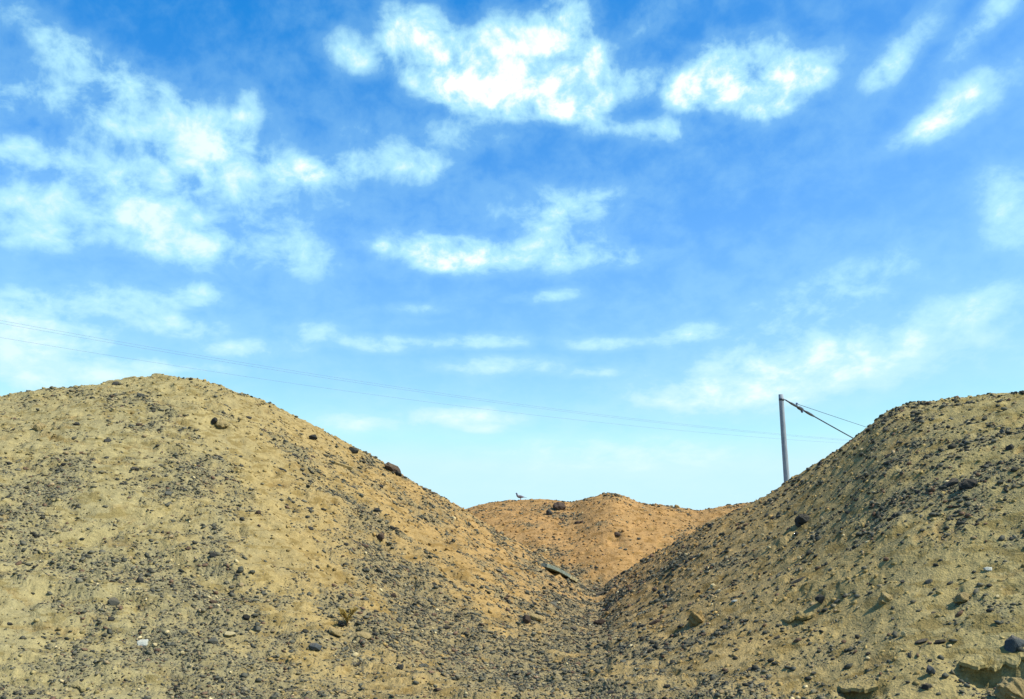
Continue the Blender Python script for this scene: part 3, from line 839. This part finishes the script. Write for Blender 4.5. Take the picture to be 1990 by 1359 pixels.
# ------------------------------------------------------------------ bird on the rear crest
M_BODY = plain('bird_plumage', (0.26, 0.235, 0.25), 0.8, 40, 0.2)
M_HEAD = plain('bird_head_plumage', (0.07, 0.085, 0.14), 0.6, 40, 0.2)
M_WING = plain('bird_wing', (0.16, 0.15, 0.18), 0.8, 30, 0.35)
M_LEG = plain('bird_leg', (0.42, 0.16, 0.10), 0.7, 40, 0.2)
M_BEAK = plain('bird_beak', (0.05, 0.05, 0.05), 0.5, 40, 0.1)
M_EYE = plain('bird_eye', (0.01, 0.01, 0.01), 0.2, 10, 0.0, 0.5)
def loft(sections, sides=14):
    """sections: (centre, half width, half height, tilt of the section)"""
    V_, F_ = [], []
    for (c, w_, h_, tl_) in sections:
        for j in range(sides):
            an = 2 * math.pi * j / sides
            y_ = math.cos(an) * w_; u_ = math.sin(an) * h_
            V_.append((c[0] - u_ * math.sin(tl_), y_ + c[1], c[2] + u_ * math.cos(tl_)))
    n = len(sections)
    for i in range(n - 1):
        for j in range(sides):
            F_.append((i * sides + j, i * sides + (j + 1) % sides, (i + 1) * sides + (j + 1) % sides, (i + 1) * sides + j))
    F_.append(tuple(range(sides))); F_.append(tuple(reversed([(n - 1) * sides + j for j in range(sides)])))
    return V_, F_
def make_bird(px, py):
    p = on_ground(px, py)
    t = empty('bird', p + Vector((0, 0, -0.004)))
    # body along +x is the tail, -x the head; one continuous mesh, the head darker
    sec = [((.125, 0, .098), .012, .010, .2), ((.095, 0, .102), .026, .022, .15), ((.055, 0, .104), .042, .036, .1), ((.01, 0, .106), .052, .046, .05), ((-.035, 0, .112), .054, .050, -.2),
           ((-.070, 0, .126), .046, .044, -.55), ((-.092, 0, .148), .033, .033, -.95), ((-.101, 0, .170), .025, .026, -1.2), ((-.106, 0, .187), .0235, .025, -1.1), ((-.114, 0, .203), .0235, .024, -.8), ((-.124, 0, .212), .019, .019, -.4), ((-.136, 0, .212), .010, .010, -.1), ((-.140, 0, .211), .004, .004, 0)]
    v, f = loft(sec)
    b = mesh_obj('body', v, f, M_BODY, t, True)
    b.data.materials.append(M_HEAD)
    for pl in b.data.polygons:
        if pl.center.x < -.085 and pl.center.z > .140: pl.material_index = 1
    bv, bf = loft([((-.134, 0, .210), .006, .006, 0), ((-.148, 0, .208), .004, .004, 0), ((-.158, 0, .204), .0012, .0012, 0)], 8)
    mesh_obj('beak', bv, bf, M_BEAK, t, True)
    tv, tf = loft([((.09, 0, .100), .024, .010, .1), ((.14, 0, .092), .026, .006, .1), ((.19, 0, .082), .030, .004, .1), ((.205, 0, .079), .026, .002, .1)], 10)
    mesh_obj('tail', tv, tf, M_WING, t, True)
    for s_ in (-1, 1):
        wv, wf = loft([((-.055, s_ * .044, .118), .006, .018, -.2), ((-.03, s_ * .052, .116), .009, .034, 0), ((.02, s_ * .053, .110), .009, .036, .1), ((.07, s_ * .042, .104), .008, .026, .15), ((.115, s_ * .026, .098), .005, .012, .2), ((.15, s_ * .016, .092), .002, .004, .2)], 10)
        mesh_obj('wing', wv, wf, M_WING, t, True)
        ev, ef = loft([((-.1215, s_ * .0195, .2065), .001, .001, 0), ((-.1195, s_ * .0205, .207), .0035, .0035, 0), ((-.1175, s_ * .0205, .2065), .001, .001, 0)], 8)
        mesh_obj('eye', ev, ef, M_EYE, t, True)
        hip = Vector((.005, s_ * .022, .075)); hock = Vector((.018, s_ * .022, .040)); foot = Vector((.004, s_ * .022, .006))
        L = [([hip, hock, foot], [.010, .0045, .0035])]
        for an in (-.5, 0, .5): L.append(([foot, foot + Vector((-.03 * math.cos(an), .03 * math.sin(an), -.002))], [.003, .0018]))
        L.append(([foot, foot + Vector((.018, 0, -.002))], [.003, .0018]))
        tubes_obj('leg', L, M_LEG, t, 6)
    t.rotation_euler = (0, 0, math.radians(12)); t.scale = (1.15, 1.15, 1.15)
    tag(t, 'grey dove-like bird with dark head standing on the rear crest facing left', 'bird')
    mark(px, py - 6, 'the bird')
make_bird(1011, 972)

# ------------------------------------------------------------------ utility pole, its cables and the distant wires
def at_depth(px, py, rng_h):
    """the point seen at a pixel at a horizontal distance"""
    d = pix_dir(px, py); k = rng_h / math.hypot(d[0], d[1])
    return Vector((d[0] * k, d[1] * k, CAMZ + d[2] * k))
def pole_material():
    m, t, b = new_mat('weathered_pole')
    pos = t.node('ShaderNodeTexCoord').outputs['Object']
    s_ = t.sep(pos)
    n = t.noise(t.comb(t.math('MULTIPLY', s_[0], 9.0), t.math('MULTIPLY', s_[1], 9.0), t.math('MULTIPLY', s_[2], 0.6)), 4.0, 6, 0.65)
    c = t.mix(t.ramp(n, 0.3, 0.7), (0.17, 0.205, 0.235, 1), (0.31, 0.355, 0.385, 1))
    t.t.links.new(c, b.inputs['Base Color']); b.inputs['Roughness'].default_value = 0.85
    bump(t, b, n, 0.5, 0.02)
    return m
M_POLE = pole_material()
M_STEEL = plain('dull_steel', (0.06, 0.07, 0.09), 0.5, 20, 0.3, 0.4, 0.4)
M_CABLE = plain('black_cable', (0.035, 0.045, 0.07), 0.6, 20, 0.2)
M_WIRE = plain('grey_wire', (0.16, 0.17, 0.19), 0.5, 10, 0.1)
M_INS = plain('blue_grey_insulator', (0.10, 0.16, 0.30), 0.35, 10, 0.1, 0.5)
PR = 43.0
top = at_depth(1518, 767, PR)
gz = height(top.x, top.y)
t = empty('utility_pole', (top.x, top.y, gz))
Hp = top.z - gz; N = 26
pts, rad = [], []
for i in range(N):
    f = i / (N - 1); pts.append(Vector((0.01 * math.sin(f * 5), 0, -0.3 + (Hp + 0.3) * f))); rad.append(0.155 - 0.052 * f)
v, f = tube(pts, rad, 20)
mesh_obj('pole_shaft', v, f, M_POLE, t, True)
sh = t.children[0].data
for pl in sh.polygons: pl.use_smooth = len(pl.vertices) == 4
P0 = at_depth(1524, 777, PR) - Vector((top.x, top.y, gz))
hz = P0.z
tubes_obj('band', [([Vector((0, 0, hz - .04)), Vector((0, 0, hz + .05))], [0.118, 0.118])], M_STEEL, t, 20)
tubes_obj('hook', [([Vector((0.10, 0, hz)), Vector((0.17, 0.01, hz + .01)), Vector((0.22, 0.03, hz - .03)), Vector((0.25, 0.05, hz - .01))], [0.022, 0.02, 0.02, 0.018])], M_STEEL, t, 8)
tag(t, 'weathered grey utility pole standing behind the right slope', 'pole'); mark(1525, 860, 'the utility pole')

def sagged(a, b, sag, n=40):
    return [a.lerp(b, i / n) - Vector((0, 0, sag * 4 * (i / n) * (1 - i / n))) for i in range(n + 1)]
a = at_depth(1527, 778, PR); b = at_depth(1880, 962, 105)
t = empty('overhead_cable', a)
P = [q - a for q in sagged(a, b, 0.25, 60)]
tubes_obj('cable', [(P, [0.030] * len(P))], M_CABLE, t, 8)
d1 = (P[6] - P[0]).normalized()
def along(px):                                   # point of the cable under a pixel column
    return min(P_f, key=lambda q: abs(pixel_of(q + a)[0] - px))
P_f = [P[0].lerp(P[40], i / 4000) if False else (P[i // 100].lerp(P[i // 100 + 1], (i % 100) / 100)) for i in range(6000)]
def sleeve(x0, x1, r0, r1): 
    p, q = along(x0), along(x1)
    return ([p, p.lerp(q, .3), p.lerp(q, .7), q], [r0, r1, r1, r0])
tubes_obj('clamp', [sleeve(1533, 1552, .035, .055)], M_STEEL, t, 8)
tubes_obj('clamp', [sleeve(1549, 1561, .05, .085)], M_STEEL, t, 8)
tubes_obj('clamp', [sleeve(1563, 1582, .04, .062)], M_STEEL, t, 8)
q = along(1549); tubes_obj('insulator', [([q, q + Vector((-.01, 0, .10)), q + Vector((0, 0, .14)), q + Vector((0, 0, .18))], [.03, .03, .06, .045])], M_INS, t, 10)
q = along(1558); tubes_obj('insulator', [([q, q + Vector((.01, 0, -.10)), q + Vector((.01, 0, -.16))], [.045, .065, .03])], M_INS, t, 10)
tag(t, 'thick black cable with clamps running down from the pole behind the right slope', 'cable')
a2 = at_depth(1551, 786, PR + 1.0); b2 = at_depth(1905, 897, 105)
o = tubes_obj('overhead_wire', [([p - a2 for p in sagged(a2, b2, 0.12, 40)], [0.011] * 41)], M_CABLE, None, 6)
o.location = a2
tag(o, 'thin wire running from the pole clamp to the right above the thick cable', 'wire')

def long_wire(points, label):
    p = np.array(points, float)
    az, tn = az_tan(p[:, 0], p[:, 1])
    A = at_depth(-700, 600, 42.0); B = at_depth(2150, 600, 78.0)           # the line's plan on the ground
    d = B - A
    def dist(z): # range where the sight line at azimuth z meets the plan line
        s_, c_ = math.sin(z), math.cos(z)
        return (A.x * d.y - A.y * d.x) / (s_ * d.y - c_ * d.x)
    rr_ = np.array([dist(z) for z in az])
    X_ = np.sin(az) * rr_; Y_ = np.cos(az) * rr_; Z_ = CAMZ + tn * rr_
    u = ((X_ - A.x) * d.x + (Y_ - A.y) * d.y) / (d.x ** 2 + d.y ** 2)
    fit = np.polyfit(u, Z_, 2)
    pts = [Vector((A.x + d.x * s, A.y + d.y * s, float(np.polyval(fit, s)))) for s in np.linspace(0.0, 1.0, 90)]
    o = tubes_obj('power_line', [([q - pts[0] for q in pts], [0.0034] * 90)], M_WIRE, None, 5)
    o.location = pts[0]
    tag(o, label, 'wire', 'distant power lines across the sky')
UP = [(0,624),(250,667),(441,700),(652,733),(771,751),(900,769),(996,784),(1061,793),(1230,815),(1402,833),(1503,843),(1640,853)]
LO = [(0,655),(200,690),(377,719),(507,735),(669,760),(828,781),(900,789),(996,801),(1061,808),(1230,829),(1402,846),(1503,853),(1636,860)]
long_wire(UP, 'uppermost of three thin power lines slanting across the lower sky')
long_wire([(x, y + 5.5 - x * 0.0022) for x, y in UP], 'middle one of three thin power lines slanting across the lower sky')
long_wire(LO, 'lowest of three thin power lines slanting across the lower sky')

# ------------------------------------------------------------------ the other stones one can pick out, each an object
mats = [(M_DARK, 'dark'), (M_GREY, 'grey'), (M_BROWN, 'brown'), (M_CREAM, 'cream')]
protos = [rock_mesh('stone', 10 + (i % 4), 3000 + i * 3, M_DARK, 0.04) for i in range(14)]
rs = random.Random(21)
def too_close(px, py, gap, lst): return any((px - a_) ** 2 + ((py - b_) * 1.3) ** 2 < gap * gap for a_, b_ in lst)
taken = [(m_[0], m_[1]) for m_ in MARKS]
cand, nrm_, R_, ij = sample(9000, vis * np.clip(DENS, 0.12, 1.0) * np.choose(OWN, [1.0, 0.8, 1.5, 0.5]) * (14 / RG) ** 1.2)
places = ['at the foot of the slopes', 'on the left mound', 'on the right slope', 'on the rear hill']
made = 0; have = {}
for i in range(len(cand)):
    if made >= 238: break
    px, py, dd = pixel_of(cand[i])
    if not (8 < px < 1982 and 740 < py < 1352) or too_close(px, py, 30, taken): continue
    own = int(OWN[ij[0][i], ij[1][i]])
    u = rs.random()
    mi = 0 if u < .62 else 1 if u < .82 else 2 if u < .92 else 3
    if own == 3: mi = 2 if u < .6 else 0
    size = rs.uniform(9, 13) if rs.random() < .7 else rs.uniform(13, 20)
    if mi == 3: size = min(size, 12)
    if own == 3: size *= .75
    flat = rs.random() < .6
    tall = size * (rs.uniform(.35, .5) if flat else rs.uniform(.6, .85))
    base_ang = {0: 0, 1: -14, 2: 14, 3: 0}[own]
    o = put_stone('stone', protos[i % 14], px, py, size, size * rs.uniform(.55, .9), tall, base_ang + rs.uniform(-25, 25), 0.3, 0.0, Vector(cand[i]))
    o.material_slots[0].link = 'OBJECT'; o.material_slots[0].material = mats[mi][0]
    near_ = sorted(MARKS, key=lambda m_: (m_[0] - px) ** 2 + (m_[1] - py) ** 2)
    word = ('large ' if size > 14.5 else '') + ('flat ' if flat else 'blocky ') + mats[mi][1] + ' stone'
    label = None
    for m_ in near_[:8]:
        dxp, dyp = px - m_[0], py - m_[1]
        dist_ = math.hypot(dxp, dyp); an = math.degrees(math.atan2(-dyp, dxp)) % 360
        side_ = ['right of', 'above and right of', 'above', 'above and left of', 'left of', 'below and left of', 'below', 'below and right of'][int((an + 22.5) // 45) % 8]
        how = 'close ' if dist_ < 55 else 'a little ' if dist_ < 130 else 'well '
        cand_l = word + ' ' + how + side_ + ' ' + m_[2]
        if len(cand_l.split()) <= 16 and cand_l not in have: label = cand_l; break
    if label is None:
        label = word + ' lying loose ' + places[own]
    have[label] = 1
    tag(o, label, 'stone', 'loose stones ' + places[own])
    taken.append((px, py)); made += 1
